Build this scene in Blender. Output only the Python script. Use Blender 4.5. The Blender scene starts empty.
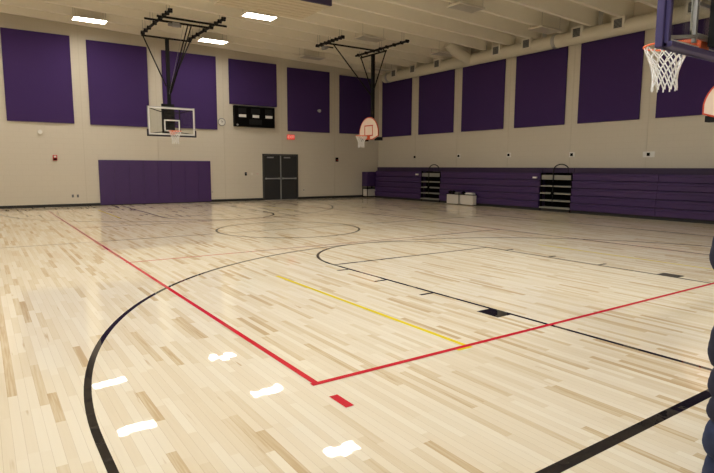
import bpy, bmesh, math, random
from mathutils import Vector, Matrix
random.seed(7)
F = 0.3048                      # everything below is laid out in feet
PI = math.pi
C = bpy.context.scene.collection
sc = bpy.context.scene

# ------------------------------------------------------------------ materials
def mat(name, col, rough=.6, metal=0., spec=.5, emit=None, es=0., noise=0., nscale=8., bump=0.):
    m = bpy.data.materials.new(name); m.use_nodes = True
    nt = m.node_tree; b = nt.nodes['Principled BSDF']
    b.inputs['Base Color'].default_value = (*col, 1)
    b.inputs['Roughness'].default_value = rough
    b.inputs['Metallic'].default_value = metal
    b.inputs['Specular IOR Level'].default_value = spec
    if emit:
        b.inputs['Emission Color'].default_value = (*emit, 1)
        b.inputs['Emission Strength'].default_value = es
    if noise or bump:
        tc = nt.nodes.new('ShaderNodeTexCoord'); n = nt.nodes.new('ShaderNodeTexNoise')
        n.inputs['Scale'].default_value = nscale; n.inputs['Detail'].default_value = 4
        nt.links.new(tc.outputs['Object'], n.inputs['Vector'])
        if noise:
            r = nt.nodes.new('ShaderNodeValToRGB')
            r.color_ramp.elements[0].position = .3; r.color_ramp.elements[1].position = .7
            r.color_ramp.elements[0].color = (*[c * (1 - noise) for c in col], 1)
            r.color_ramp.elements[1].color = (*[min(1, c * (1 + noise)) for c in col], 1)
            nt.links.new(n.outputs['Fac'], r.inputs['Fac']); nt.links.new(r.outputs['Color'], b.inputs['Base Color'])
        if bump:
            bp = nt.nodes.new('ShaderNodeBump'); bp.inputs['Strength'].default_value = bump
            bp.inputs['Distance'].default_value = .01
            nt.links.new(n.outputs['Fac'], bp.inputs['Height']); nt.links.new(bp.outputs['Normal'], b.inputs['Normal'])
    return m

def wall_mat():
    m = mat('painted block', (.60, .55, .46), .75)
    nt = m.node_tree; b = nt.nodes['Principled BSDF']; L = nt.links.new
    geo = nt.nodes.new('ShaderNodeNewGeometry'); sep = nt.nodes.new('ShaderNodeSeparateXYZ')
    L(geo.outputs['Position'], sep.inputs[0])
    add = nt.nodes.new('ShaderNodeMath'); add.operation = 'ADD'
    L(sep.outputs['X'], add.inputs[0]); L(sep.outputs['Y'], add.inputs[1])
    cmb = nt.nodes.new('ShaderNodeCombineXYZ'); L(add.outputs[0], cmb.inputs[0]); L(sep.outputs['Z'], cmb.inputs[1])
    br = nt.nodes.new('ShaderNodeTexBrick')
    br.inputs['Scale'].default_value = 1; br.inputs['Brick Width'].default_value = .406; br.inputs['Row Height'].default_value = .203
    br.inputs['Mortar Size'].default_value = .006; br.inputs['Mortar Smooth'].default_value = .3
    br.inputs['Color1'].default_value = (.60, .55, .46, 1); br.inputs['Color2'].default_value = (.595, .545, .455, 1)
    br.inputs['Mortar'].default_value = (.565, .515, .425, 1)
    L(cmb.outputs[0], br.inputs['Vector']); L(br.outputs['Color'], b.inputs['Base Color'])
    return m

def floor_mat(lines=None):
    """glossy maple strip floor; strips run along Y"""
    m = bpy.data.materials.new('varnished maple strips' if lines is None else 'court line paint under varnish')
    m.use_nodes = True
    nt = m.node_tree; b = nt.nodes['Principled BSDF']; L = nt.links.new; N = nt.nodes.new
    def M(op, a, c=None):
        n = N('ShaderNodeMath'); n.operation = op
        for i, v in enumerate((a, c)):
            if v is None: continue
            if isinstance(v, (int, float)): n.inputs[i].default_value = v
            else: L(v, n.inputs[i])
        return n.outputs[0]
    geo = N('ShaderNodeNewGeometry'); sep = N('ShaderNodeSeparateXYZ'); L(geo.outputs['Position'], sep.inputs[0])
    X, Y = sep.outputs['X'], sep.outputs['Y']
    u = M('DIVIDE', X, .0572); row = M('FLOOR', u)
    def wn1(v):
        n = N('ShaderNodeTexWhiteNoise'); n.noise_dimensions = '1D'; L(v, n.inputs['W']); return n
    def wn2(a, c):
        q = N('ShaderNodeCombineXYZ'); L(a, q.inputs[0]); L(c, q.inputs[1])
        n = N('ShaderNodeTexWhiteNoise'); n.noise_dimensions = '2D'; L(q.outputs[0], n.inputs['Vector']); return n
    rr = wn1(row)
    off = M('MULTIPLY', rr.outputs['Value'], 37.7)
    ln = M('ADD', M('MULTIPLY', wn1(M('ADD', row, 500.5)).outputs['Value'], .55), .45)
    v = M('ADD', M('DIVIDE', Y, ln), off); cell = M('FLOOR', v)
    pl = wn2(row, cell)
    # grain
    mp = N('ShaderNodeCombineXYZ'); L(M('MULTIPLY', X, 60.), mp.inputs[0]); L(M('MULTIPLY', Y, 2.2), mp.inputs[1])
    L(M('MULTIPLY', pl.outputs['Value'], 50.), mp.inputs[2])
    gn = N('ShaderNodeTexNoise'); gn.inputs['Scale'].default_value = 1.; gn.inputs['Detail'].default_value = 3; L(mp.outputs[0], gn.inputs['Vector'])
    # mineral streaks: sparse, dark
    mp2 = N('ShaderNodeCombineXYZ'); L(M('MULTIPLY', X, 22.), mp2.inputs[0]); L(M('MULTIPLY', Y, 1.6), mp2.inputs[1]); L(M('MULTIPLY', pl.outputs['Value'], 90.), mp2.inputs[2])
    sn = N('ShaderNodeTexNoise'); sn.inputs['Scale'].default_value = 1.; sn.inputs['Detail'].default_value = 2; L(mp2.outputs[0], sn.inputs['Vector'])
    fac = M('ADD', pl.outputs['Value'], M('MULTIPLY', M('SUBTRACT', gn.outputs['Fac'], .5), .30))
    ramp = N('ShaderNodeValToRGB'); e = ramp.color_ramp.elements
    e[0].position = 0; e[0].color = (.79, .705, .55, 1)
    e[1].position = 1; e[1].color = (.55, .40, .23, 1)
    for p, c in ((.30, (.765, .67, .51)), (.62, (.74, .635, .465)), (.82, (.705, .59, .415)), (.93, (.65, .52, .34))):
        q = e.new(p); q.color = (*c, 1)
    L(fac, ramp.inputs['Fac'])
    mix = N('ShaderNodeMixRGB'); mix.blend_type = 'MULTIPLY'
    st = N('ShaderNodeMapRange'); st.inputs[1].default_value = .70; st.inputs[2].default_value = .80; L(sn.outputs['Fac'], st.inputs[0])
    L(M('MULTIPLY', st.outputs[0], .7), mix.inputs[0]); L(ramp.outputs['Color'], mix.inputs[1]); mix.inputs[2].default_value = (.62, .45, .30, 1)
    # hairline joints
    fu = M('FRACT', u); edge = M('LESS_THAN', fu, .03)
    mj = N('ShaderNodeMixRGB'); mj.blend_type = 'MULTIPLY'; L(M('MULTIPLY', edge, .45), mj.inputs[0]); L(mix.outputs[0], mj.inputs[1]); mj.inputs[2].default_value = (.45, .32, .2, 1)
    if lines is None:
        L(mj.outputs[0], b.inputs['Base Color'])
    else:
        b.inputs['Base Color'].default_value = (*lines, 1)
    b.inputs['Roughness'].default_value = .5
    b.inputs['Specular IOR Level'].default_value = 0.
    b.inputs['Coat Weight'].default_value = .88
    b.inputs['Coat Roughness'].default_value = .02
    b.inputs['Coat IOR'].default_value = 1.45
    # each strip lies at a very slightly different tilt, and the varnish ripples
    rp = N('ShaderNodeTexNoise'); rp.inputs['Scale'].default_value = 45.; rp.inputs['Detail'].default_value = 2; L(geo.outputs['Position'], rp.inputs['Vector'])
    sv = N('ShaderNodeVectorMath'); sv.operation = 'SUBTRACT'; L(pl.outputs['Color'], sv.inputs[0]); sv.inputs[1].default_value = (.5, .5, .5)
    sm = N('ShaderNodeVectorMath'); sm.operation = 'MULTIPLY'; L(sv.outputs[0], sm.inputs[0]); sm.inputs[1].default_value = (.012, .001, 0)
    sv2 = N('ShaderNodeVectorMath'); sv2.operation = 'SUBTRACT'; L(rp.outputs['Color'], sv2.inputs[0]); sv2.inputs[1].default_value = (.5, .5, .5)
    sm2 = N('ShaderNodeVectorMath'); sm2.operation = 'MULTIPLY'; L(sv2.outputs[0], sm2.inputs[0]); sm2.inputs[1].default_value = (.010, .002, 0)
    av = N('ShaderNodeVectorMath'); av.operation = 'ADD'; L(sm.outputs[0], av.inputs[0]); L(sm2.outputs[0], av.inputs[1])
    a2 = N('ShaderNodeVectorMath'); a2.operation = 'ADD'; L(av.outputs[0], a2.inputs[0]); L(geo.outputs['Normal'], a2.inputs[1])
    nn = N('ShaderNodeVectorMath'); nn.operation = 'NORMALIZE'; L(a2.outputs[0], nn.inputs[0])
    L(nn.outputs[0], b.inputs['Coat Normal'])
    return m

M_ = dict(
    wall=wall_mat(), floor=floor_mat(),
    black_line=floor_mat((.012, .010, .012)), red_line=floor_mat((.55, .02, .035)), yellow_line=floor_mat((.78, .60, .03)),
    ceil=mat('ceiling paint', (.82, .78, .68), .8, noise=.02, nscale=1.5),
    duct=mat('duct paint', (.66, .62, .52), .55),
    joint=mat('wall joint sealant', (.56, .51, .42), .8),
    pad=mat('purple acoustic fabric', (.040, .014, .102), .9, noise=.06, nscale=30, bump=.1),
    vinyl=mat('purple vinyl', (.048, .017, .105), .42, noise=.04, nscale=4),
    bleach=mat('purple moulded plastic', (.044, .017, .095), .5, noise=.05, nscale=3),
    bleach_dark=mat('deep purple plastic', (.022, .008, .045), .6),
    black=mat('black painted steel', (.006, .0055, .006), .6, spec=.25),
    rubber=mat('black rubber', (.012, .011, .011), .6),
    boardpad=mat('navy purple backboard padding', (.040, .028, .115), .55),
    darkpad=mat('dark backboard padding', (.012, .008, .02), .6),
    steel=mat('galvanised steel', (.45, .45, .46), .35, .8),
    tread=mat('grey aluminium tread', (.27, .265, .23), .5, .2),
    white=mat('white paint', (.78, .76, .72), .5),
    white_line=mat('white line', (.85, .85, .82), .5),
    net=mat('white nylon cord', (.85, .85, .84), .8),
    orange=mat('orange rim enamel', (.85, .16, .05), .4),
    fan=mat('peach white fibreglass', (.90, .74, .62), .45),
    redorange=mat('orange red board edging', (.62, .07, .025), .45),
    door=mat('dark grey door paint', (.030, .030, .031), .5, spec=.3),
    doorframe=mat('grey door frame', (.045, .044, .042), .5),
    bright=mat('brushed metal hardware', (.5, .5, .5), .35, .7),
    red=mat('red plastic', (.5, .03, .02), .4),
    grey=mat('grey plastic', (.25, .25, .25), .5),
    dark=mat('dark plastic', (.004, .0035, .0035), .8, spec=.05),
    plate=mat('ivory plastic plate', (.66, .62, .54), .4),
    mat_blue=mat('slate blue mat vinyl', (.030, .031, .052), .85, spec=.15, noise=.12, nscale=25, bump=.15),
    mat_blue2=mat('brighter blue mat vinyl', (.032, .042, .09), .8, spec=.2, noise=.12, nscale=25),
    seam=mat('mat seam piping', (.016, .016, .026), .5),
    lens_on=mat('lit prismatic lens', (.9, .9, .9), .4, emit=(1., .935, .83), es=43.),
    lens_boosted=mat('prismatic lens boosted as camera flash', (.9, .9, .9), .4, emit=(.93, .97, 1.), es=82.),  # extra strength and cool tint added to stand in for a camera flash
    lens_off=mat('unlit prismatic lens', (.40, .38, .34), .35),
    housing=mat('white light housing', (.68, .64, .56), .5),
    exit=mat('red exit lens', (.6, .05, .04), .4, emit=(1, .12, .08), es=.28),
    exit_letter=mat('glowing exit letters', (.9, .3, .25), .4, emit=(1, .5, .4), es=.5),
    box=mat('white bin plastic', (.62, .58, .52), .45),
    clockface=mat('clock face', (.75, .73, .68), .3),
    mirror=mat('camera dome', (.5, .5, .52), .1, .4),
    ribs=mat('cream ribbed metal', (.62, .55, .42), .55),
    darkpurple=mat('dark purple front', (.03, .018, .055), .6),
)
def glass_mat():
    m = bpy.data.materials.new('backboard glass'); m.use_nodes = True
    nt = m.node_tree; nt.nodes.clear()
    o = nt.nodes.new('ShaderNodeOutputMaterial'); t = nt.nodes.new('ShaderNodeBsdfTransparent'); t.inputs[0].default_value = (.95, .965, .96, 1)
    g = nt.nodes.new('ShaderNodeBsdfGlossy'); g.inputs['Roughness'].default_value = .03
    lw = nt.nodes.new('ShaderNodeLayerWeight'); pw = nt.nodes.new('ShaderNodeMath'); pw.operation = 'POWER'; pw.inputs[1].default_value = 4.
    ma = nt.nodes.new('ShaderNodeMath'); ma.operation = 'MULTIPLY_ADD'; ma.inputs[1].default_value = .8; ma.inputs[2].default_value = .03; mx = nt.nodes.new('ShaderNodeMixShader')
    nt.links.new(lw.outputs['Facing'], pw.inputs[0]); nt.links.new(pw.outputs[0], ma.inputs[0]); nt.links.new(ma.outputs[0], mx.inputs[0]); nt.links.new(t.outputs[0], mx.inputs[1]); nt.links.new(g.outputs[0], mx.inputs[2]); nt.links.new(mx.outputs[0], o.inputs[0])
    return m
M_['glass'] = glass_mat()

# ------------------------------------------------------------------ mesh builder
class MB:
    def __init__(s): s.v = []; s.f = []; s.sm = []
    def add(s, vs, fs, smooth=False):
        n = len(s.v); s.v += [tuple(v) for v in vs]; s.f += [[i + n for i in f] for f in fs]; s.sm += [smooth] * len(fs)
        return s
    def box(s, x0, x1, y0, y1, z0, z1):
        vs = [(x, y, z) for x in (x0, x1) for y in (y0, y1) for z in (z0, z1)]
        return s.add(vs, [(0, 1, 3, 2), (4, 6, 7, 5), (0, 4, 5, 1), (2, 3, 7, 6), (0, 2, 6, 4), (1, 5, 7, 3)])
    def prism(s, poly, axis, a, b):
        """polygon in the other two axes extruded along axis from a to b"""
        def P(u, v, w):
            r = [0, 0, 0]; o = [i for i in range(3) if i != axis]; r[o[0]] = u; r[o[1]] = v; r[axis] = w; return r
        n = len(poly); vs = [P(u, v, a) for u, v in poly] + [P(u, v, b) for u, v in poly]
        fs = [list(range(n))[::-1], list(range(n, 2 * n))] + [(i, (i + 1) % n, n + (i + 1) % n, n + i) for i in range(n)]
        return s.add(vs, fs)
    def tube(s, pts, r, n=8, cap=True, closed=False):
        pts = [Vector(p) for p in pts]; m = len(pts); R = r if isinstance(r, (list, tuple)) else [r] * m
        vs = []; fs = []; ref = None
        for i, p in enumerate(pts):
            a = pts[(i - 1) % m] if (closed or i > 0) else p; b = pts[(i + 1) % m] if (closed or i < m - 1) else p
            t = (b - a).normalized()
            if ref is None: ref = t.orthogonal().normalized()
            u = (ref - t * ref.dot(t)).normalized(); ref = u; w = t.cross(u)
            for k in range(n):
                an = 2 * PI * k / n; vs.append(p + (u * math.cos(an) + w * math.sin(an)) * R[i])
        for i in range(m if closed else m - 1):
            j = (i + 1) % m
            for k in range(n):
                fs.append((i * n + k, i * n + (k + 1) % n, j * n + (k + 1) % n, j * n + k))
        s.add(vs, fs, True)
        if cap and not closed:
            s.add(vs[:n], [list(range(n))[::-1]]); s.add(vs[-n:], [list(range(n))])
        return s
    def sqtube(s, p, q, h):
        p = Vector(p); q = Vector(q); t = (q - p).normalized(); up = Vector((0, 0, 1)) if abs(t.z) < .9 else Vector((0, 1, 0))
        u = t.cross(up).normalized() * h; w = t.cross(u).normalized() * h
        vs = [c + a * u + b * w for c in (p, q) for a, b in ((-1, -1), (1, -1), (1, 1), (-1, 1))]
        return s.add(vs, [(0, 1, 2, 3)[::-1], (4, 5, 6, 7), (0, 1, 5, 4), (1, 2, 6, 5), (2, 3, 7, 6), (3, 0, 4, 7)])
    def disc(s, c, axis, r, t, n=24):
        a = list(c); b = list(c); a[axis] -= t / 2; b[axis] += t / 2
        o = [i for i in range(3) if i != axis]
        poly = [(c[o[0]] + r * math.cos(2 * PI * k / n), c[o[1]] + r * math.sin(2 * PI * k / n)) for k in range(n)]
        return s.prism(poly, axis, a[axis], b[axis])
    def ring(s, c, axis, r, w, n=24, t=.05):
        o = [i for i in range(3) if i != axis]; pts = []
        for k in range(n):
            p = list(c); p[o[0]] += r * math.cos(2 * PI * k / n); p[o[1]] += r * math.sin(2 * PI * k / n); pts.append(p)
        return s.tube(pts, w, 8, closed=True)
    def ell(s, c, rx, ry, rz, n=14, m=8):
        vs = [(c[0], c[1], c[2] - rz)]; fs = []
        for i in range(1, m):
            ph = -PI / 2 + PI * i / m
            for k in range(n):
                th = 2 * PI * k / n; vs.append((c[0] + rx * math.cos(ph) * math.cos(th), c[1] + ry * math.cos(ph) * math.sin(th), c[2] + rz * math.sin(ph)))
        vs.append((c[0], c[1], c[2] + rz)); T = len(vs) - 1
        for k in range(n):
            fs.append((0, 1 + (k + 1) % n, 1 + k)); fs.append((T, 1 + (m - 2) * n + k, 1 + (m - 2) * n + (k + 1) % n))
            for i in range(m - 2):
                fs.append((1 + i * n + k, 1 + i * n + (k + 1) % n, 1 + (i + 1) * n + (k + 1) % n, 1 + (i + 1) * n + k))
        return s.add(vs, fs, True)

def obj(name, mb, m, parent=None, bevel=0., loc=None, seg=2):
    """one mesh object; mb is in feet in world space; origin goes to loc or to the top parent's place"""
    org = Vector((0, 0, 0))
    if parent is not None:
        t = parent
        while t.parent: t = t.parent
        org = t.location.copy()
    elif loc is not None: org = Vector(loc) * F
    else:
        lo = [min(v[i] for v in mb.v) for i in range(3)]; hi = [max(v[i] for v in mb.v) for i in range(3)]
        org = Vector(((lo[0] + hi[0]) / 2, (lo[1] + hi[1]) / 2, lo[2])) * F
    me = bpy.data.meshes.new(name); me.from_pydata([tuple(Vector(v) * F - org) for v in mb.v], [], mb.f)
    me.polygons.foreach_set('use_smooth', mb.sm)
    bm = bmesh.new(); bm.from_mesh(me); bmesh.ops.recalc_face_normals(bm, faces=bm.faces); bm.to_mesh(me); bm.free()
    me.update()
    o = bpy.data.objects.new(name, me); C.objects.link(o)
    for q in (m if isinstance(m, (list, tuple)) else [m]): me.materials.append(M_[q])
    if parent is not None: o.parent = parent
    else: o.location = org
    if bevel:
        b = o.modifiers.new('bevel', 'BEVEL'); b.width = bevel * F; b.segments = seg; b.limit_method = 'ANGLE'
    return o
def tag(o, label, cat, group=None):
    o['label'] = label; o['category'] = cat
    if group: o['group'] = group
    return o
def thing(name, label, cat, loc=(0, 0, 0), group=None):
    o = bpy.data.objects.new(name, None); C.objects.link(o); o.location = Vector(loc) * F; o.empty_display_size = .2
    return tag(o, label, cat, group)
def struct(name, mb, m, parent=None, **k):
    o = obj(name, mb, m, parent, **k)
    if parent is None: o['kind'] = 'structure'
    return o
def dup(root, loc, label, group=None):
    r = root.copy(); C.objects.link(r); r.location = Vector(loc) * F; r['label'] = label
    if group: r['group'] = group
    for ch in list(root.children):
        c = ch.copy(); C.objects.link(c); c.parent = r
        for g in ch.children:
            d = g.copy(); C.objects.link(d); d.parent = c
    return r

# ------------------------------------------------------------------ the room
XL, XR, YN, YF = -38., 37.6, -10., 73.4
def zs(x): return 22.12 - .031 * x          # underside of the ceiling ribs: the roof falls to the right
floor = struct('floor', MB().box(XL - .5, XR + .5, YN - .5, YF + .5, -.3, 0), 'floor', loc=(0, 0, 0))
struct('wall_far', MB().prism([(XL, -.3), (XR + .5, -.3), (XR + .5, 26), (XL, 26)], 1, YF, YF + .6), 'wall', loc=(0, YF, 0))
struct('wall_right', MB().box(XR, XR + .6, YN, YF + .6, -.3, 26), 'wall', loc=(XR, 30, 0))
struct('wall_left', MB().box(XL - .6, XL, YN, YF + .6, -.3, 26), 'wall', loc=(XL, 30, 0))
struct('wall_near', MB().box(XL - .6, XR + .6, YN - .6, YN, -.3, 26), 'wall', loc=(0, YN, 0))
# double-tee ceiling: thin deck with tapered ribs every four feet, all spanning left to right
cb = MB()
def slope_prism(mb, poly):   # poly in (y, dz above rib underside)
    n = len(poly); vs = [(x, y, zs(x) + d) for x in (XL, XR) for y, d in poly]
    mb.add(vs, [list(range(n))[::-1], list(range(n, 2 * n))] + [(i, (i + 1) % n, n + (i + 1) % n, n + i) for i in range(n)])
slope_prism(cb, [(YN, 1.75), (YF, 1.75), (YF, 2.1), (YN, 2.1)])
y = 71.6
while y > YN:
    slope_prism(cb, [(y - .22, 0), (y + .22, 0), (y + .36, 1.76), (y - .36, 1.76)]); y -= 3.93
struct('ceiling', cb, 'ceil', loc=(0, 30, 22))
# vertical control joints between the wall panels
for i, x in enumerate((-9.8, -.45, 9.1, 18.6, 28.4)):
    struct('trim_%d' % (i + 1), MB().box(x - .05, x + .05, YF - .02, YF + .1, .3, 24), 'joint')
for i, y in enumerate((63.4, 54., 44.4, 34.9, 25.7)):
    struct('trim_%d' % (i + 6), MB().box(XR - .02, XR + .1, y - .05, y + .05, .3, 24), 'joint')
bf = MB().box(XL, 15.15, YF - .06, YF, 0, .36).box(21.35, XR, YF - .06, YF, 0, .36)
struct('baseboard_far', bf, 'rubber')
struct('baseboard_right', MB().box(XR - .06, XR, YN, YF - .06, 0, .36), 'rubber')
struct('baseboard_left', MB().box(XL, XL + .06, YN, YF - .06, 0, .36), 'rubber')
# double door in the far wall
d = bpy.data.objects.new('door_1', None); C.objects.link(d); d.location = Vector((18.25, YF, 0)) * F; d['kind'] = 'structure'
obj('door_frame', MB().box(15.15, 15.42, YF - .16, YF + .02, 0, 7.2).box(21.08, 21.35, YF - .16, YF + .02, 0, 7.2).box(15.15, 21.35, YF - .16, YF + .02, 6.95, 7.2), 'doorframe', d, .02)
obj('center_post', MB().box(18.17, 18.33, YF - .17, YF + .02, 0, 6.95), 'grey', d, .02)
obj('threshold', MB().box(15.42, 21.08, YF - .3, YF, 0, .03), 'bright', d)
for x0, x1, s in ((15.43, 18.16, 1), (18.34, 21.07, -1)):
    lf = obj('door_leaf', MB().box(x0, x1, YF - .1, YF + .02, .04, 6.94), 'door', d, .02)
    obj('push_bar', MB().box(x0 + .12, x1 - .12, YF - .32, YF - .2, 3.28, 3.46).box(x0 + .12, x0 + .35, YF - .3, YF - .09, 3.25, 3.5).box(x1 - .35, x1 - .12, YF - .3, YF - .09, 3.25, 3.5), 'bright', lf, .02)
    obj('closer', MB().box(x0 + .45, x0 + 1.55, YF - .3, YF - .1, 6.55, 6.75), 'grey', lf, .02)

# ------------------------------------------------------------------ court markings (painted on the floor)
bl, rl, yl = MB(), MB(), MB()
Zl = {id(bl): .002, id(rl): .009, id(yl): .0065}
def strip(mb, pts, w):
    z = Zl[id(mb)]; Zl[id(mb)] += .00012; n = len(pts); vs = []
    for i, p in enumerate(pts):
        a = Vector(pts[max(0, i - 1)]); b = Vector(pts[min(n - 1, i + 1)]); t = (b - a).normalized(); q = Vector((-t.y, t.x)) * w / 2
        vs += [(p[0] + q.x, p[1] + q.y, z), (p[0] - q.x, p[1] - q.y, z)]
    mb.add(vs, [(2 * i, 2 * i + 1, 2 * i + 3, 2 * i + 2) for i in range(n - 1)])
def arc(cx, cy, r, a0, a1, n=72): return [(cx + r * math.cos(math.radians(a0 + (a1 - a0) * i / n)), cy + r * math.sin(math.radians(a0 + (a1 - a0) * i / n))) for i in range(n + 1)]
W = 2 / 12.
CL = 70.95
for k in (0, 1):
    Y = (lambda y: y) if k == 0 else (lambda y: CL - y)
    T = lambda ps: [(p[0], Y(p[1])) for p in ps]
    for s in (-1, 1):
        strip(bl, T([(s * 5.92, 0), (s * 5.92, 19)]), W)
        for y in (11.08, 14.25, 17.42): strip(bl, T([(s * 6., y), (s * 6.67, y)]), W)
        strip(bl, T([(s * 6., 7.5), (s * 6.67, 7.5)]), 1.)
        strip(bl, T([(s * 19.67, 0), (s * 19.67, 5.25)]), W)
    strip(bl, T([(-6, 18.92), (6, 18.92)]), W)
    strip(bl, T(arc(0, 19, 5.92, 0, 180)), W)
    strip(bl, T(arc(0, 5.25, 19.67, 0, 180, 120)), W)
    strip(bl, T([(-25, -.12), (25, -.12)]), .25)
for s in (-1, 1): strip(bl, [(s * 25.08, -.2), (s * 25.08, CL + .2)], W)
strip(bl, [(-25, CL / 2), (25, CL / 2)], .1)
strip(bl, arc(0, CL / 2, 5.92, 0, 360, 96), W)
c2 = CL / 2
for s in (-1, 1):
    strip(rl, [(s * 14.86, c2 - 30), (s * 14.86, c2 + 30)], W)
    strip(rl, [(-15, c2 + s * 30.04), (15, c2 + s * 30.04)], W)
    strip(rl, [(-15, c2 + s * 9.92), (15, c2 + s * 9.92)], W * .8)
    for q in (-1, 1): strip(rl, [(q * 14.9, c2 + s * 30.85), (q * 14.9, c2 + s * 31.55)], .22)
    for q in (-1, 1):
        strip(yl, [(q * 9.8, c2 + s * 30.1), (q * 9.8, c2 + s * 17.6)], W)
        strip(yl, [(q * 9.72, c2 + s * 30.15), (q * 10.3, c2 + s * 30.15)], W)
obj('black_court_lines', bl, 'black_line', floor)['label'] = 'black painted basketball court lines'
obj('red_court_lines', rl, 'red_line', floor)['label'] = 'red painted volleyball court lines'
obj('yellow_court_lines', yl, 'yellow_line', floor)['label'] = 'yellow painted court lines'
fp = MB()
# ------------------------------------------------------------------ acoustic panels
farp = [(-18.0, -10.75, 10.55, 21.3, 'tall purple acoustic panel on far wall, leftmost in view'),
        (-8.9, -1.5, 10.5, 21.08, 'tall purple acoustic panel on far wall, second from left, beside hanging glass backboard'),
        (.4, 8.05, 10.56, 20.92, 'tall purple acoustic panel behind the hanging glass backboard'),
        (9.98, 17.7, 14.4, 20.87, 'short purple acoustic panel above the black scoreboard'),
        (19.55, 27.3, 10.83, 20.62, 'tall purple acoustic panel above the red exit sign'),
        (29.26, 36.4, 10.86, 20.35, 'tall purple acoustic panel at right end of far wall beside the corner')]
for x0, x1, z0, z1, lab in farp:
    t = thing('acoustic_panel', lab, 'wall panel', ((x0 + x1) / 2, YF - .1, z0), 'purple acoustic panels high on the walls')
    obj('fabric_face', MB().box(x0, x1, YF - .22, YF - .06, z0, z1), 'pad', t, .03)
    obj('mounting_frame', MB().box(x0 + .2, x1 - .2, YF - .07, YF - .005, z0 + .2, z1 - .2), 'dark', t)
ords = ['purple panel on right wall nearest the far corner', 'purple panel on right wall, second from the far corner',
        'purple panel on right wall, third from the far corner, left of the duct band', 'purple panel on right wall, fourth from the far corner',
        'purple panel on right wall just left of the near white net', 'purple panel on right wall behind the near glass backboard']

for (y0, y1), lab in zip([(64.4, 72.2), (54.7, 62.55), (45.2, 53.0), (35.8, 43.35), (26.65, 34.0), (17.0, 24.9)], ords):
    t = thing('acoustic_panel', lab, 'wall panel', (XR - .1, (y0 + y1) / 2, 10.4), 'purple acoustic panels high on the walls')
    obj('fabric_face', MB().box(XR - .22, XR - .06, y0, y1, 10.4, 20.0), 'pad', t, .03)
    obj('mounting_frame', MB().box(XR - .07, XR - .005, y0 + .2, y1 - .2, 10.6, 19.8), 'dark', t)
# wall safety pad below the far hoop
t = thing('wall_pad', 'wide purple safety pad low on the far wall under the glass backboard', 'wall pad', (-.7, YF - .1, .12))
for i in range(8):
    x = -8.2 + i * 1.8775
    obj('pad_section', MB().box(x + .004, x + 1.8735, YF - .22, YF, .12, 6.0), 'vinyl', t, .015)

# ------------------------------------------------------------------ small wall things on the far wall
def plate(x, z, w=.22, h=.36, m='plate', dot='dark', label='', name='outlet', cat='outlet', y=YF):
    t = thing(name, label, cat, (x, y, z - h / 2))
    obj('cover_plate', MB().box(x - w / 2, x + w / 2, y - .04, y, z - h / 2, z + h / 2), m, t, .01)
    if dot: obj('socket', MB().box(x - w * .22, x + w * .22, y - .055, y - .035, z - h * .28, z - h * .04).box(x - w * .22, x + w * .22, y - .055, y - .035, z + h * .04, z + h * .28), dot, t)
    return t
plate(-11.41, 1.36, .26, .4, 'grey', 'dark', 'left one of two grey outlets low on far wall beside the purple wall pad')
plate(-10.83, 1.35, .26, .4, 'grey', 'dark', 'right one of two grey outlets low on far wall beside the purple wall pad')
plate(7.0, 1.47, .22, .36, 'plate', 'dark', 'ivory outlet low on far wall at the right edge of the wall pad')
plate(22.41, 1.46, .3, .42, 'plate', 'dark', 'ivory outlet low on far wall right of the double door')
t = thing('wall_control', 'small dark control box on far wall, left of the light switches', 'control', (12.37, YF, 3.85))
obj('body', MB().box(12.22, 12.52, YF - .12, YF, 3.85, 4.35), 'dark', t, .02); obj('dial', MB().disc((12.37, YF - .14, 4.15), 1, .08, .05, 12), 'grey', t)
for x, lab in ((13.36, 'ivory light switch on far wall between dark control box and door'), (14.3, 'reddish light switch plate on far wall closest to the double door')):
    t = thing('light_switch', lab, 'light switch', (x, YF, 3.9))
    obj('cover_plate', MB().box(x - .2, x + .2, YF - .04, YF, 3.92, 4.28), 'plate', t, .01)
    for q in (-.09, .09): obj('toggle', MB().box(x + q - .03, x + q + .03, YF - .09, YF - .04, 4.04, 4.16), 'plate' if x < 14 else 'red', t)
# clock
t = thing('wall_clock', 'round white clock with grey cage on far wall left of scoreboard', 'clock', (8.75, YF, 11.2))
obj('rim', MB().tube([(8.75 + .52 * math.cos(a * PI / 16), YF - .12, 11.7 + .52 * math.sin(a * PI / 16)) for a in range(32)], .06, 8, closed=True).disc((8.75, YF - .06, 11.7), 1, .5, .12, 32), 'grey', t)
obj('face', MB().disc((8.75, YF - .13, 11.7), 1, .46, .03, 32), 'clockface', t)
obj('hour_hand', MB().sqtube((8.75, YF - .16, 11.7), (8.97, YF - .16, 11.82), .018), 'dark', t)
obj('minute_hand', MB().sqtube((8.75, YF - .17, 11.7), (8.72, YF - .17, 12.06), .014), 'dark', t)
g = MB()
for a in range(4):
    an = a * PI / 4; g.tube([(8.75 - .52 * math.cos(an), YF - .14, 11.7 - .52 * math.sin(an)), (8.75, YF - .3, 11.7), (8.75 + .52 * math.cos(an), YF - .14, 11.7 + .52 * math.sin(an))], .012, 5)
obj('guard_cage', g, 'grey', t)
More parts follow.
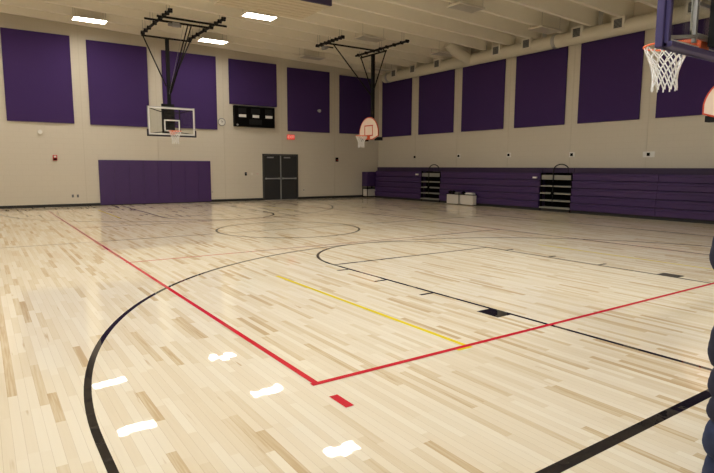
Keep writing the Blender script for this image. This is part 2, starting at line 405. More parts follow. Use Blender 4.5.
# scoreboard
t = thing('scoreboard', 'black rectangular scoreboard with three white labels on far wall', 'scoreboard', (13.8, YF, 11.1))
obj('cabinet', MB().box(10.55, 17.1, YF - .55, YF, 11.15, 14.2), 'dark', t, .04)
fr = MB()
for a, b, c, e in ((10.55, 17.1, 11.15, 11.22), (10.55, 17.1, 14.13, 14.2)): fr.box(a, b, YF - .58, YF - .53, c, e)
for a in (10.55, 17.03): fr.box(a, a + .07, YF - .58, YF - .53, 11.15, 14.2)
obj('trim_frame', fr, 'black', t)
for x0, x1 in ((11.25, 12.4), (13.45, 14.5), (15.55, 16.7)):
    obj('name_plate', MB().box(x0, x1, YF - .58, YF - .53, 12.55, 12.95), 'white', t)
for x0, x1, z0, z1 in ((11.2, 12.45, 13.1, 13.9), (13.2, 14.7, 13.1, 13.9), (15.5, 16.75, 13.1, 13.9), (12.9, 14.95, 11.5, 12.3)):
    obj('digit_window', MB().box(x0, x1, YF - .565, YF - .54, z0, z1), 'black', t)
obj('horn', MB().disc((11.0, YF - .6, 11.4), 1, .14, .1, 16), 'grey', t)
# exit sign
t = thing('exit_sign', 'glowing red EXIT sign on far wall above the double door', 'exit sign', (20.1, YF, 9.5))
obj('housing', MB().box(19.45, 20.75, YF - .25, YF, 9.5, 10.3), 'exit', t, .04)
cu = bpy.data.curves.new('exit', 'FONT'); cu.body = 'EXIT'; cu.size = .62 * F; cu.extrude = .015 * F; cu.align_x = 'CENTER'; cu.align_y = 'CENTER'
to = bpy.data.objects.new('tmp', cu); C.objects.link(to); bpy.context.view_layer.update()
me = bpy.data.meshes.new_from_object(to.evaluated_get(bpy.context.evaluated_depsgraph_get())); bpy.data.objects.remove(to)
me.transform(Matrix.Translation(Vector((0, -.27 * F, .4 * F))) @ Matrix.Rotation(PI / 2, 4, 'X')); me.materials.clear(); me.materials.append(M_['exit_letter'])
lo = bpy.data.objects.new('exit_lettering', me); C.objects.link(lo); lo.parent = t
# fire alarm, speaker, sensor, dome camera
t = thing('fire_alarm', 'small red fire alarm strobe on far wall left of the purple pad', 'fire alarm', (-13.17, YF, 5.85))
obj('body', MB().box(-13.42, -12.92, YF - .22, YF, 5.85, 6.55), 'red', t, .03); obj('strobe_lens', MB().box(-13.3, -13.04, YF - .3, YF - .22, 6.25, 6.45), 'white', t, .02)
obj('mounting_plate', MB().box(-13.46, -12.88, YF - .03, YF - .003, 5.8, 6.6), 'plate', t)
obj('grille', MB().box(-13.36, -12.98, YF - .24, YF - .21, 5.92, 6.15), 'dark', t)
t = thing('wall_speaker', 'round cream wall speaker high on far wall above the fire alarm', 'speaker', (-14.63, YF, 9.05))
obj('body', MB().disc((-14.63, YF - .12, 9.35), 1, .3, .24, 24), 'plate', t, .03); obj('grille', MB().disc((-14.63, YF - .26, 9.35), 1, .22, .05, 24), 'white', t)
t = thing('dome_camera', 'small grey dome camera mounted on purple panel above the exit sign', 'camera', (25.13, YF - .2, 14.1))
obj('mount', MB().disc((25.13, YF - .30, 14.3), 1, .2, .12, 16).sqtube((25.13, YF - .3, 14.3), (25.0, YF - .75, 14.3), .06), 'grey', t)
obj('dome', MB().ell((25.0, YF - .84, 14.22), .28, .28, .28), 'mirror', t)
t = thing('wall_strobe', 'dark red alarm pull station box on far wall right of the door', 'alarm', (28.8, YF, 6.1))
obj('body', MB().box(28.55, 29.05, YF - .18, YF, 6.1, 6.8), 'dark', t, .03); obj('lever', MB().box(28.65, 28.95, YF - .24, YF - .18, 6.3, 6.42), 'red', t)

# ------------------------------------------------------------------ right wall plates
for y, z, w, lab in ((63.45, 6.88, .3, 'dark small box on right wall farthest above the bleachers'), (53.47, 6.9, .6, 'white plate with dark centre on right wall, second from the far corner'),
                     (44.14, 6.9, .7, 'white plate with dark centre on right wall, third from the far corner'), (34.6, 6.78, .72, 'white plate on right wall just above the nearer aisle handrail loop'),
                     (25.4, 6.66, 1.25, 'wide white plate on right wall nearest the camera')):
    t = thing('wall_jack', lab, 'wall plate', (XR, y, z - .3))
    if w > .5:
        obj('cover_plate', MB().box(XR - .05, XR, y - w / 2, y + w / 2, z - .3, z + .3), 'white', t, .02)
    obj('connector_box', MB().box(XR - .2, XR - .04 if w > .5 else XR, y - .13, y + .13, z - .17, z + .17), 'dark', t, .02)

# ------------------------------------------------------------------ duct
DX, DZ, DR = 36.55, 20.12, .78
t = thing('air_duct', 'long round cream air duct running along the top of the right wall', 'duct', (DX, 40, 19.3))
obj('main_pipe', MB().tube([(DX, -9.5, DZ), (DX, 70.3, DZ)], DR, 28), 'duct', t)
for y in (69.2, 36.83, 10.): obj('band', MB().tube([(DX, y - .22, DZ), (DX, y + .22, DZ)], DR + .06, 28), 'steel', t)
for y in (67.35, 62.6, 57.05, 45.75, 40.9, 33.9, 28.98, 21.5, 15.):
    y -= .3
    r = obj('register', MB().box(DX - DR - .02, DX - .4, y - .72, y + .72, DZ - .35, DZ + 1.0), 'housing', t, .02)
    s = MB()
    for k in range(7):
        z = DZ - .1 + k * .13; s.box(DX - DR - .06, DX - DR - .03, y - .44, y + .44, z, z + .05)
    obj('louvers', MB().box(DX - DR - .04, DX - DR - .02, y - .46, y + .46, DZ - .14, DZ + .78), 'grey', r); obj('slats', s, 'dark', r)
obj('branch', MB().tube([(DX, 50.6, DZ), (DX - .9, 50.75, DZ + .25), (DX - 2.0, 50.9, DZ + .7), (DX - 3.0, 51.0, DZ + 1.2), (DX - 3.9, 51.1, DZ + 1.9)], .78, 24), 'duct', t)
for y in (60., 48., 38.5, 31.2, 24.): obj('hanger', MB().box(DX - .06, DX + .06, y - .25, y + .25, DZ + DR - .05, zs(DX) + 1.8), 'steel', t)

# ------------------------------------------------------------------ ceiling lights
grp = 'suspended rectangular ceiling lights'
def light(x, y, on, near=False):
    z = zs(x) - .48
    t = thing('ceiling_light', '', 'light', (x, y, z), grp)
    hw, hd = 1.78, .92
    h = MB().box(x - hw, x + hw, y - hd, y + hd, z + .08, z + .2)
    for a, b, c, e in ((x - hw, x + hw, y - hd, y - hd + .07), (x - hw, x + hw, y + hd - .07, y + hd), (x - hw, x - hw + .07, y - hd, y + hd), (x + hw - .07, x + hw, y - hd, y + hd)):
        h.box(a, b, c, e, z, z + .1)
    obj('housing', h, 'housing', t)
    obj('lens', MB().box(x - hw + .07, x + hw - .07, y - hd + .07, y + hd - .07, z + .03, z + .09), ('lens_boosted' if near else 'lens_on') if on else 'lens_off', t)
    for a in (-1.6, 1.6):
        for b in (-.75, .75): obj('wire', MB().tube([(x + a, y + b, z + .19), (x + a, y + b, zs(x) + 1.8)], .015, 5), 'grey', t)
    return t
XS = (-24.2, -9.4, 5.3, 20.2, 32.8); YS = (66.6, 52.1, 35.6, 19.5, 4.)
first = {}
names = {(1, 0): 'lit ceiling light at far left, hanging just before the far wall', (2, 0): 'lit ceiling light just right of the far glass hoop frame, close to the far wall',
         (2, 1): 'lit ceiling light in top middle of view, brightest and nearest of those seen', (3, 1): 'unlit ceiling light above the left rail of the fan backboard frame',
         (3, 0): 'unlit ceiling light near far wall, left of the fan backboard frame', (4, 0): 'unlit ceiling light at the far right corner beside the duct', (4, 1): 'unlit ceiling light left of the branch of the round duct',
         (3, 2): 'unlit ceiling light at the top edge, right of middle', (4, 2): 'unlit ceiling light beside the duct just left of its metal band'}
rown = ['first row from the far wall', 'second row from the far wall', 'middle row', 'fourth row from the far wall', 'row nearest the near wall']
coln = ['leftmost column', 'second column from the left', 'middle column', 'fourth column from the left', 'column beside the right wall']
for j, y in enumerate(YS):
    for i, x in enumerate(XS):
        on = i <= 2
        lab = names.get((i, j), '%s ceiling light in the %s, %s' % ('lit' if on else 'unlit', coln[i], rown[j]))
        key = (on, on and j >= 3)  # lit lamps in the two nearest rows carry the added flash-like brightness
        if key not in first: first[key] = light(x, y, on, j >= 3); first[key]['label'] = lab
        else: dup(first[key], (x, y, zs(x) - .48), lab, grp)

# ribbed ceiling box with dark purple front
t = thing('ceiling_box', 'cream ribbed box under the ceiling with a dark purple front', 'ceiling unit', (3, 44, 20.75))
cbx = MB()
for k in range(7):
    y = 42.0 + k * .86; cbx.box(-1.4, 8.15, y, y + .7, 20.72, 20.85)
cbx.box(-1.4, 8.15, 41.9, 48.0, 20.8, 21.5)
obj('ribbed_body', cbx, 'ribs', t, .02)
obj('front_panel', MB().box(4.8, 8.15, 41.65, 41.9, 20.7, 22.6), 'darkpurple', t, .02)
obj('hanger_rods', MB().tube([(-1, 42.5, 21.4), (-1, 42.5, 23.8)], .03).tube([(7.8, 42.5, 21.4), (7.8, 42.5, 23.5)], .03).tube([(-1, 47.5, 21.4), (-1, 47.5, 23.8)], .03).tube([(7.8, 47.5, 21.4), (7.8, 47.5, 23.5)], .03), 'grey', t)

# ------------------------------------------------------------------ hoops
def net_mb(c, z, R=.74, L=1.45):
    mb = MB(); lv = [(0, 1.), (.16, .90), (.32, .76), (.48, .63), (.64, .56), (.82, .54), (1., .58)]; n = 12
    def P(j, k):
        t, s = lv[j]; a = 2 * PI * (k + .5 * (j % 2)) / n
        wob = 1 + .05 * math.sin(3.1 * k + j * 1.7)
        return (c[0] + R * s * wob * math.cos(a), c[1] + R * s * wob * math.sin(a), z - .04 - L * t)
    for j in range(len(lv) - 1):
        for k in range(n):
            q = k + (0 if j % 2 == 0 else 1)
            for kk in ((q, q - 1) if j % 2 == 0 else (k, k + 1)):
                mb.tube([P(j, k), P(j + 1, kk)], .024, 5, cap=False)
    for k in range(n):
        p = P(len(lv) - 1, k); mb.tube([p, (p[0] * .98 + c[0] * .02, p[1] * .98 + c[1] * .02, p[2] - .12)], .026, 5)
    return mb
def hoop_rim(c, z, back, t):
    """rim centre c (x,y); back = unit vector towards the board"""
    bx, by = back
    o = obj('rim', MB().tube([(c[0] + .77 * math.cos(a * PI / 20), c[1] + .77 * math.sin(a * PI / 20), z) for a in range(40)], .035, 8, closed=True), 'orange', t)
    br = MB(); px, py = -by, bx
    e = (c[0] + bx * 1.2, c[1] + by * 1.2)
    for s in (-1, 1):
        a = (c[0] + bx * .55 + px * s * .55, c[1] + by * .55 + py * s * .55)
        br.sqtube((a[0], a[1], z - .03), (e[0] + px * s * .28, e[1] + py * s * .28, z - .03), .04)
        br.sqtube((a[0], a[1], z - .05), (e[0] + px * s * .2, e[1] + py * s * .2, z - .42), .03)
    br.add([(c[0] + bx * .72 + px * s * .5, c[1] + by * .72 + py * s * .5, z + .0) for s in (-1, 1)] + [(e[0] + px * s * .3, e[1] + py * s * .3, z) for s in (1, -1)] +
           [(c[0] + bx * .72 + px * s * .5, c[1] + by * .72 + py * s * .5, z - .04) for s in (-1, 1)] + [(e[0] + px * s * .3, e[1] + py * s * .3, z - .04) for s in (1, -1)],
           [(0, 1, 2, 3), (7, 6, 5, 4), (0, 4, 5, 1), (1, 5, 6, 2), (2, 6, 7, 3), (3, 7, 4, 0)])
    x0, x1 = sorted((e[0] - px * .3 - bx * .02, e[0] + px * .3 + bx * .1)); y0, y1 = sorted((e[1] - py * .3 - by * .02, e[1] + py * .3 + by * .1))
    br.box(x0, x1, y0, y1, z - .45, z + .08)
    obj('rim_bracket', br, 'orange', o)
    obj('net', net_mb(c, z), 'net', t)

def glass_hoop(x, yb, s, zr, label, padmat, frame):
    """board front face at yb looking along -s*y (s=+1: mast behind at larger y)"""
    t = thing('basketball_hoop', label, 'basketball hoop', (x, yb, zs(x)), 'ceiling hung basketball hoops')
    z0, z1 = zr - .52, zr - .52 + 3.6
    gl = obj('backboard', MB().box(x - 2.96, x + 2.96, *sorted((yb, yb + s * .04)), z0 + .02, z1 - .02), 'glass', t)
    fr = MB(); ya, yb2 = sorted((yb - s * .01, yb + s * .14))
    for a, b, c, e in ((x - 3, x + 3, z0, z0 + .09), (x - 3, x + 3, z1 - .09, z1), (x - 3, x - 2.91, z0, z1), (x + 2.91, x + 3, z0, z1)): fr.box(a, b, ya, yb2, c, e)
    obj('board_frame', fr, 'steel', gl)
    wl = MB(); yf = sorted((yb - s * .015, yb - s * .025))
    b_ = .17
    for a, b, c, e in ((x - 2.91, x + 2.91, z1 - .09 - b_, z1 - .09), (x - 2.91, x + 2.91, z0 + .09, z0 + .09 + b_), (x - 2.91, x - 2.91 + b_, z0, z1), (x + 2.91 - b_, x + 2.91, z0, z1)): wl.box(a, b, *yf, c, e)
    obj('border_line', wl, 'white_line', gl)
    sq = MB(); q0, q1 = zr, zr + 1.5
    for a, b, c, e in ((x - 1, x + 1, q1 - .17, q1), (x - 1, x + 1, q0, q0 + .17), (x - 1, x - .83, q0, q1), (x + .83, x + 1, q0, q1)): sq.box(a, b, *yf, c, e)
    obj('target_square', sq, 'white_line', gl)
    yp, yq = sorted((yb - s * .08, yb + s * .17))
    U = MB().box(x - 3.1, x + 3.1, yp, yq, z0 - .14, z0 + .06)
    for a in (-3.12, 2.94): U.box(x + a, x + a + .18, yp, yq, z0 - .14, frame['padtop'](z0, z1))
    if padmat == 'boardpad': U.box(x - 3.0, x - 2.82, yb - s * .0, yb - .3, z0 - .14, z1).box(x - 3.0, x + 3.0, yb - .42, yb, z0 - .14, z0 + .04)
    obj('board_padding', U, padmat, gl, .04)
    hoop_rim((x, yb - s * 1.25), zr, (0, s), t)
    # rear frame and mast
    ym = yb + s * .55
    H = MB()
    for a in (-1.05, 1.05): H.sqtube((x + a, yb + s * .16, z0 + .25), (x + a, yb + s * .16, z1 - .1), .06)
    for z in (z0 + .45, z0 + 1.5, z0 + 2.9): H.sqtube((x - 1.05, yb + s * .2, z), (x + 1.05, yb + s * .2, z), .06)
    for a in (-1, 1):
        H.sqtube((x + a * 2.85, yb + s * .12, z0 + .2), (x + a * 1.05, yb + s * .2, z0 + .45), .05); H.sqtube((x + a * 2.85, yb + s * .12, z1 - .2), (x + a * 1.05, yb + s * .2, z0 + 2.9), .05)
    obj('support_frame', H, frame['hmat'], t)
    zt = frame['zbar']; m = MB().sqtube((x, ym + s * .3, z0 + .3), (x, ym + s * .3, zt), .2)
    for z in (z0 + .5, z0 + 2.9): m.sqtube((x, ym + s * .3, z), (x, yb + s * .2, z), .1)
    m.box(x - frame['bw'], x + .45, *sorted((yb + s * .26, ym + s * .1)), z0 + .2, z0 + 4.)
    obj('mast', m, 'black', t)
    yc = ym + s * .3
    obj('top_bar', MB().tube([(x - 3.1, yc, zt), (x + 3.1, yc, zt)], .12), 'black', t)
    for a in (-2.95, 2.95): obj('side_brace', MB().tube([(x + a, yc, zt), (x + a * .1, yc, frame['zv'])], .085), 'black', t)
    zr2 = frame['zrail']; yr0, yr1 = frame['yr']
    for a in (-2.95, 2.95):
        R = MB().sqtube((x + a, yr0, zr2), (x + a, yr1, zr2), .11)
        L_ = yr1 - yr0
        for q in (.04, .13, .22, .34, .52, .72, .84, .95): R.box(x + a - .22, x + a + .22, yr0 + L_ * q - .12, yr0 + L_ * q + .12, zr2 - .2, zr2 + .2)
        obj('rail', R, 'black', t)
        hr = MB()
        for q in (.1, .36, .62, .9):
            for w in (-.16, .16): hr.tube([(x + a + w, yr0 + L_ * q, zr2), (x + a + w, yr0 + L_ * q, zs(x + a) + 1.8)], .02, 5)
        obj('hanger_rods', hr, 'grey', t)
        obj('drop_strap', MB().sqtube((x + a, yc, zt), (x + a, yc, zr2), .07), 'black', t)
    for yy, e0, e1 in frame['pipes']: obj('cross_pipe', MB().tube([(x + e0, yy, zr2 - .05), (x + e1, yy, zr2 - .05)], .12), 'black', t)
    yy = frame['pipes'][0][0]
    for dx in (.35, .75): obj('fold_brace', MB().tube([(x + dx, yy, zr2 - .2), (x + dx * .3, yc - s * .2, frame['zv'] - .8)], .075), 'black', t)
    w = obj('winch', MB().box(x - 1.5, x - .7, yy - s * .2 - .25, yy - s * .2 + .25, zr2 - .55, zr2 - .1), 'steel', t, .03)
    obj('drum', MB().tube([(x - 1.95, yy - s * .2, zr2 - .35), (x - .5, yy - s * .2, zr2 - .35)], .2, 12), 'grey', w)
    obj('cable', MB().tube([(x - .05, yy, zr2), (x - .05, yc - s * .3, frame['zv'] - 1)], .02, 5), 'grey', t)
    return t
glass_hoop(-.3, 67, 1, 9.64, 'far glass backboard hoop hanging before the far wall with purple panels', 'darkpad',
           dict(padtop=lambda a, b: a + .75, hmat='black', zbar=21.35, zv=15.4, zrail=21.65, yr=(55.4, 68.4), bw=1.1, pipes=((60.5, -4.5, 3.4), (58.7, -3.6, 4.4))))
glass_hoop(-.02, 4, -1, 9.64, 'near glass backboard hoop with thick navy padding at top right of view', 'boardpad',
           dict(padtop=lambda a, b: b, hmat='steel', zbar=21.4, zv=15.6, zrail=21.65, yr=(2.6, 15.6), bw=.3, pipes=((10.4, -4.0, 4.0), (12.2, -4.0, 4.0))))

def fan_hoop(xb, y, zr, label, yr):
    """fan shaped board facing -x, mast behind... hangs from the ceiling"""
    t = thing('basketball_hoop', label, 'basketball hoop', (xb, y, zs(xb)), 'ceiling hung basketball hoops')
    z0 = zr - .5
    def fan(w, h, d=0):
        p = [(-1.0 + d, z0 + d), (1.0 - d, z0 + d), (2.25 - d, z0 + .42 + d * .8), (2.25 - d, z0 + 1.15)]
        for k in range(1, 16):
            a = math.radians(8 + (180 - 16) * k / 16); p.append(((2.25 - d) * math.cos(a) / math.cos(math.radians(8)) , z0 + 1.15 + (1.95 - d) * (math.sin(a) - .139) / .861))
        p += [(-2.25 + d, z0 + 1.15), (-2.25 + d, z0 + .42 + d * .8)]
        return [(y + a, b) for a, b in p]
    b = obj('backboard', MB().prism(fan(0, 0), 0, xb, xb + .12), 'fan', t)
    ed = MB(); o_, i_ = fan(0, 0), fan(0, 0, .11); n = len(o_)
    ed.add([(xb - .02, *p) for p in o_] + [(xb - .02, *p) for p in i_] , [(k, (k + 1) % n, n + (k + 1) % n, n + k) for k in range(n)])
    ed.add([(xb - .02, *p) for p in o_] + [(xb + .1, *p) for p in o_], [(k, (k + 1) % n, n + (k + 1) % n, n + k) for k in range(n)])
    obj('border_line', ed, 'redorange', b)
    sq = MB(); q0, q1 = zr, zr + 1.5
    for a, e, c, d_ in ((-1, 1, q1 - .15, q1), (-1, 1, q0, q0 + .15), (-1, -.85, q0, q1), (.85, 1, q0, q1)): sq.box(xb - .03, xb - .01, y + a, y + e, c, d_)
    obj('target_square', sq, 'redorange', b)
    hoop_rim((xb - 1.25, y), zr, (1, 0), t)
    xm = xb + .65; zt = 20.6
    m = MB().sqtube((xm, y, z0 + .1), (xm, y, zt), .2).box(xb + .12, xm - .1, y - .7, y + .7, z0 + .3, z0 + 2.3)
    m.box(xb + .12, xm + .2, y - 2.1, y - 1.2, z0 - .15, z0 + .3).box(xb + .12, xm + .2, y + 1.2, y + 2.1, z0 - .15, z0 + .3)
    obj('mast', m, 'black', t)
    obj('top_bar', MB().tube([(xm, y - 3, zt), (xm, y + 3, zt)], .12), 'black', t)
    for a in (-2.9, 2.9): obj('side_brace', MB().tube([(xm, y + a, zt), (xm, y + a * .1, 15.9)], .085), 'black', t)
    zr2 = 20.95; xa = xm - 8.1
    for xx, (r0, r1) in ((xm - .3, yr[0]), (xa, yr[1])):
        L_ = r1 - r0; R = MB().sqtube((xx, r0, zr2), (xx, r1, zr2), .11)
        for q in (.03, .12, .25, .38, .5, .64, .78, .94): R.box(xx - .22, xx + .22, r0 + L_ * q - .12, r0 + L_ * q + .12, zr2 - .18, zr2 + .18)
        obj('rail', R, 'black', t)
        hr = MB()
        for q in (.1, .5, .9):
            for w in (-.16, .16): hr.tube([(xx + w, r0 + L_ * q, zr2), (xx + w, r0 + L_ * q, zs(xx) + 1.8)], .02, 5)
        obj('hanger_rods', hr, 'grey', t)
    for a in (-2.6, 2.6): obj('drop_strap', MB().sqtube((xm, y + a, zt), (xm - .3, y + a, zr2), .06), 'black', t)
    obj('cross_pipe', MB().tube([(xa - .3, y - 1.2, zr2 - .1), (xm + .2, y - 1.2, zr2 - .1)], .11), 'black', t)
    obj('cross_pipe', MB().tube([(xa - .3, y + .6, zr2 - .1), (xa + 2.0, y + .6, zr2 - .1)], .09), 'black', t)
    obj('fold_brace', MB().tube([(xa + 1.0, y - 1.2, zr2 - .2), (xm - .2, y, 15.0)], .085), 'black', t)
    w = obj('winch', MB().box(xa + .3, xa + .9, y + .2, y + .8, zr2 - .5, zr2 - .1), 'steel', t, .03); obj('drum', MB().tube([(xa + .6, y - .3, zr2 - .35), (xa + .6, y + 1.0, zr2 - .35)], .16, 12), 'grey', w)
    return t
fan_hoop(24.0, 57.5, 9.5, 'fan shaped peach backboard hoop hanging before the far right corner', ((49.5, 61.3), (52.5, 59.1)))
fan_hoop(24.0, 12.2, 9.3, 'fan shaped backboard hoop cut by the right edge of view under the near glass backboard', ((3.8, 14.6), (6.8, 13.4)))

# ------------------------------------------------------------------ bleachers
BF = 35.0
def bank(y0, y1, label, seams=()):
    t = thing('bleacher', label, 'bleacher', (36.2, (y0 + y1) / 2, 0), 'folded purple bleacher banks along the right wall')
    obj('toe_kick', MB().box(BF + .25, XR - .1, y0, y1, 0, .34), 'rubber', t)
    n = 5; h = .86; z = .34
    for k in range(n):
        za, zb = z + k * h, z + (k + 1) * h - .06; xo = BF + .055 * k
        cuts = [y0] + [s for s in seams] + [y1]
        b = MB()
        for a, c in zip(cuts[:-1], cuts[1:]):
            b.prism([(xo + .10, za), (xo + .02, za + .06), (xo - .0, zb - .26), (xo - .06, zb - .2), (xo - .06, zb - .04), (xo + .02, zb), (xo + .5, zb), (xo + .5, za)], 1, a + .02, c - .02)
        obj('tier_front', b, 'bleach', t)
        obj('tier_gap', MB().box(xo + .12, xo + .5, y0 + .02, y1 - .02, zb, zb + .06), 'bleach_dark', t)
    obj('rear_body', MB().box(BF + .6, XR - .12, y0, y1, .34, 4.62), 'bleach_dark', t)
    obj('top_rail', MB().box(BF + .5, XR - .12, y0, y1, 4.62, 5.22), 'bleach_dark', t, .04)
    return t
t = bank(59.1, 70.9, 'far purple folded bleacher bank, between the far corner and the first aisle steps')
obj('sign_tag', MB().box(BF + .0, BF + .2, 59.75, 60.25, 4.0, 4.24), 'white', t)
t = bank(37.15, 54.75, 'middle purple folded bleacher bank behind the two white storage bins')
obj('sign_tag', MB().box(BF + .0, BF + .2, 37.6, 38.15, 3.92, 4.12), 'white', t)
bank(8., 32.75, 'near purple folded bleacher bank reaching the right edge of view', (23.0,))
def aisle(y0, y1, label):
    t = thing('aisle_steps', label, 'steps', (36.2, (y0 + y1) / 2, 0), 'recessed aisle steps between bleacher banks')
    obj('side_frame', MB().box(BF + .2, BF + .4, y0, y0 + .15, 0, 4.6).box(BF + .2, BF + .4, y1 - .15, y1, 0, 4.6).box(BF + 1.2, BF + 1.3, y0, y1, 0, 4.6), 'dark', t)
    obj('toe_kick', MB().box(BF + .25, BF + 1.2, y0, y1, 0, .34), 'rubber', t)
    yc = (y0 + y1) / 2
    for k in range(5):
        z = .36 + k * .86
        obj('tread', MB().box(BF + .02 + .05 * k, BF + 1.2, y0 + .06, y1 - .06, z, z + .17 if k < 4 else z + .55), 'tread', t, .02)
    obj('top_rail', MB().box(BF + .5, XR - .12, y0, y1, 4.62, 5.22), 'bleach_dark', t, .04)
    pts = [(BF + .1, yc + .3, 1.0), (BF + .1, yc + .3, 5.0)]
    for k in range(1, 10):
        a = PI * k / 10; pts.append((BF + .1 + .05 * k, yc - .55 + .85 * math.cos(a), 5.0 + .62 * math.sin(a)))
    pts += [(BF + .55, yc - 1.4, 5.0), (BF + .55, yc - 1.45, 4.5)]
    obj('handrail', MB().tube(pts, .065), 'black', t)
    for z in (2.0, 3.2): obj('rail_clamp', MB().box(BF - .02, BF + .22, yc + .15, yc + .5, z, z + .35), 'dark', t, .02)
    return t
aisle(54.8, 59.05, 'far aisle steps with grey treads and black handrail loop in the bleachers')
aisle(32.8, 37.1, 'nearer aisle steps with grey treads and taller black handrail loop in the bleachers')
# end panel and cart in the corner
t = thing('equipment_cart', 'cart with purple upper block and white lower bin in the far right corner', 'cart', (34.6, 72.2, 0))
obj('upper_block', MB().box(33.75, 36.0, 71.5, 73.0, 1.95, 4.42), 'bleach', t, .05)
obj('lower_bin', MB().box(33.95, 35.7, 71.6, 72.9, .25, 1.45), 'box', t, .04)
obj('frame', MB().box(33.85, 35.9, 71.5, 73.0, 1.5, 1.62).box(33.85, 33.95, 71.5, 71.6, .1, 2.0).box(35.8, 35.9, 71.5, 71.6, .1, 2.).box(33.85, 33.95, 72.9, 73.0, .1, 2.).box(35.8, 35.9, 72.9, 73., .1, 2.).box(33.85, 35.9, 71.5, 73., .12, .25), 'dark', t)
for a in (33.95, 35.75):
    for b in (71.6, 72.85): obj('caster', MB().disc((a, b, .07), 0, .07, .06, 12), 'dark', t)
# storage bins in front of the bleachers
def bin_(y0, y1, lab):
    x0, x1 = 34.1, 34.86
    t = thing('storage_bin', lab, 'bin', (34.48, (y0 + y1) / 2, 0), 'white storage bins before the bleachers')
    obj('body', MB().box(x0, x1, y0, y1, .1, 1.42), 'box', t, .05)
    obj('lid', MB().box(x0 - .06, x1 + .03, y0 - .06, y1 + .06, 1.42, 1.53), 'dark', t, .02)
    for a in (x0 + .12, x1 - .12):
        for b in (y0 + .15, y1 - .15): obj('caster', MB().disc((a, b, .06), 0, .06, .06, 12), 'dark', t)
    return t
YA, YB = (49.95, 52.2), (47.15, 49.55)
bin_(*YA, 'left one of two white storage bins standing before the middle bleacher bank')
bin_(*YB, 'right one of two white storage bins standing before the middle bleacher bank')
for y, lab, r in ((51.85, 'small black bag on left bin, at its left end', .3), (51.2, 'small black bag on left bin, near its middle', .26), (49.2, 'black bag at left end of the right bin', .27)):
    t = thing('sports_bag', lab, 'bag', (34.45, y, 1.54)); zb = 1.545
    obj('body', MB().ell((34.45, y, zb + .18), .3, r, .18), 'dark', t)
    obj('strap', MB().tube([(34.45, y - r * .6, zb + .28), (34.45, y - r * .3, zb + .4), (34.45, y + r * .3, zb + .4), (34.45, y + r * .6, zb + .28)], .025, 6), 'black', t)
tag(obj('folded_towel', MB().box(34.15, 34.75, 50.05, 50.7, 1.53, 1.66).box(34.17, 34.73, 50.08, 50.66, 1.66, 1.74), 'tread', bevel=.03), 'grey folded towel at right end of the left bin', 'towel')
tag(obj('folded_towel', MB().box(34.15, 34.75, 47.25, 48.7, 1.53, 1.66).box(34.18, 34.72, 47.35, 48.6, 1.66, 1.76), 'white', bevel=.03), 'white folded towel lying on the right bin', 'towel')

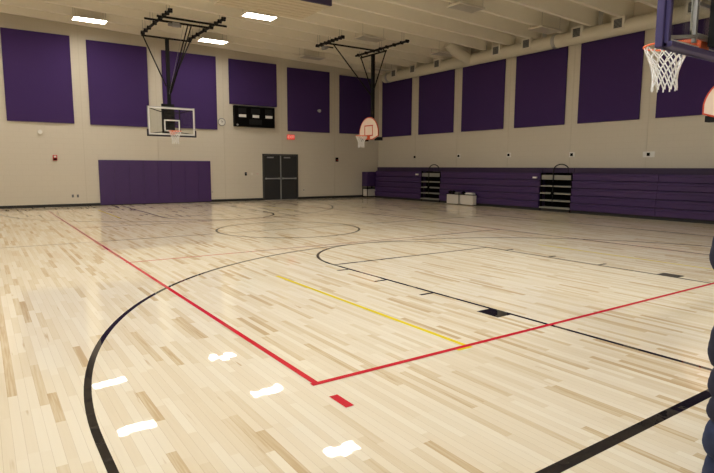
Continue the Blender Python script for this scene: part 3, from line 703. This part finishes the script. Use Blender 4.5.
# ------------------------------------------------------------------ stack of soft mats at right edge
def cushion(x0, x1, y0, y1, z0, z1, m, label):
    nx, ny, nz = 10, 12, 6; mb = MB()
    cx, cy, cz = (x0 + x1) / 2, (y0 + y1) / 2, (z0 + z1) / 2; hx, hy, hz = (x1 - x0) / 2, (y1 - y0) / 2, (z1 - z0) / 2
    n = 40; rings = 10; vs = []; fs = []
    for i in range(rings + 1):
        tt = -1 + 2 * i / rings; z = cz + hz * tt
        ins = .11 * (1 - math.sqrt(max(0, 1 - abs(tt) ** 2.2)))
        for k in range(n):
            a = 2 * PI * k / n; ca, sa = math.cos(a), math.sin(a); p = 2 / 9.
            ux = math.copysign(abs(ca) ** p, ca); uy = math.copysign(abs(sa) ** p, sa)
            w = .012 * math.sin(5 * a + i) * (1 - abs(tt))
            vs.append((cx + ux * (hx - ins + w), cy + uy * (hy - ins + w), z))
    for i in range(rings):
        for k in range(n): fs.append((i * n + k, i * n + (k + 1) % n, (i + 1) * n + (k + 1) % n, (i + 1) * n + k))
    mb.add(vs, fs, True); mb.add(vs[:n], [list(range(n))[::-1]]); mb.add(vs[-n:], [list(range(n))])
    t = thing('tumbling_mat', label, 'mat', (cx, cy, z0), 'stack of slate blue soft mats')
    obj('cover', mb, m, t)
    sp = []
    for k in range(n):
        a = 2 * PI * k / n; ca, sa = math.cos(a), math.sin(a); p = 2 / 9.
        sp.append((cx + math.copysign(abs(ca) ** p, ca) * (hx - .105), cy + math.copysign(abs(sa) ** p, sa) * (hy - .105), z0 + .015))
    obj('seam', MB().tube(sp, .014, 6, closed=True), 'seam', t)
    hd = MB().tube([(cx - .35, y1 - .02, cz), (cx - .3, y1 + .07, cz), (cx + .3, y1 + .07, cz), (cx + .35, y1 - .02, cz)], .03, 6); obj('handle', hd, 'black', t)
mx, my = -12.42, -1.75
spec = [(0, .66, .289, 'mat_blue2', 'bright blue soft mat at the very bottom of the stack at right edge'),
        (.66, 1.22, .198, 'mat_blue2', 'blue soft mat second from the bottom of the right edge stack'),
        (1.22, 1.60, .25, 'mat_blue', 'thin slate soft mat third from the bottom of the right edge stack'),
        (1.60, 2.10, .221, 'mat_blue', 'slate soft mat fourth from the bottom of the right edge stack'),
        (2.10, 2.84, .118, 'mat_blue', 'thick slate soft mat third from the top of the right edge stack'),
        (2.84, 3.62, .236, 'mat_blue', 'set back slate soft mat second from the top of the right edge stack'),
        (3.62, 4.28, -.097, 'mat_blue', 'topmost slate soft mat of the right edge stack')]
for z0, z1, dx, m, lab in spec: cushion(mx + dx, mx + dx + 4, my - 3, my, z0, z1, m, lab)

# ------------------------------------------------------------------ camera, world, view
cam = bpy.data.cameras.new('camera'); co = bpy.data.objects.new('camera', cam); C.objects.link(co)
R = Vector((0.82431072, -0.56612271, 0.00411289)); U = Vector((0.06757542, 0.10560181, 0.99210978)); Fw = Vector((0.5620902, 0.8175288, -0.12530468))
m = Matrix((R, U, -Fw)).transposed().to_4x4(); m.translation = Vector((-21.21196, -5.48978, 5.16289)) * F
co.matrix_world = m
cam.sensor_width = 36; cam.lens = 547.187 / 714 * 36; cam.clip_start = .05; cam.clip_end = 200
sc.camera = co
w = bpy.data.worlds.new('world'); sc.world = w; w.use_nodes = True
w.node_tree.nodes['Background'].inputs[0].default_value = (0, 0, 0, 1); w.node_tree.nodes['Background'].inputs[1].default_value = 0
sc.view_settings.view_transform = 'Standard'; sc.view_settings.look = 'None'; sc.view_settings.gamma = 1; sc.view_settings.exposure = 0
sc.view_settings.use_curve_mapping = False
sc.cycles.use_denoising = True
sc.cycles.max_bounces = 10; sc.cycles.diffuse_bounces = 6; sc.cycles.glossy_bounces = 4; sc.cycles.transparent_max_bounces = 12
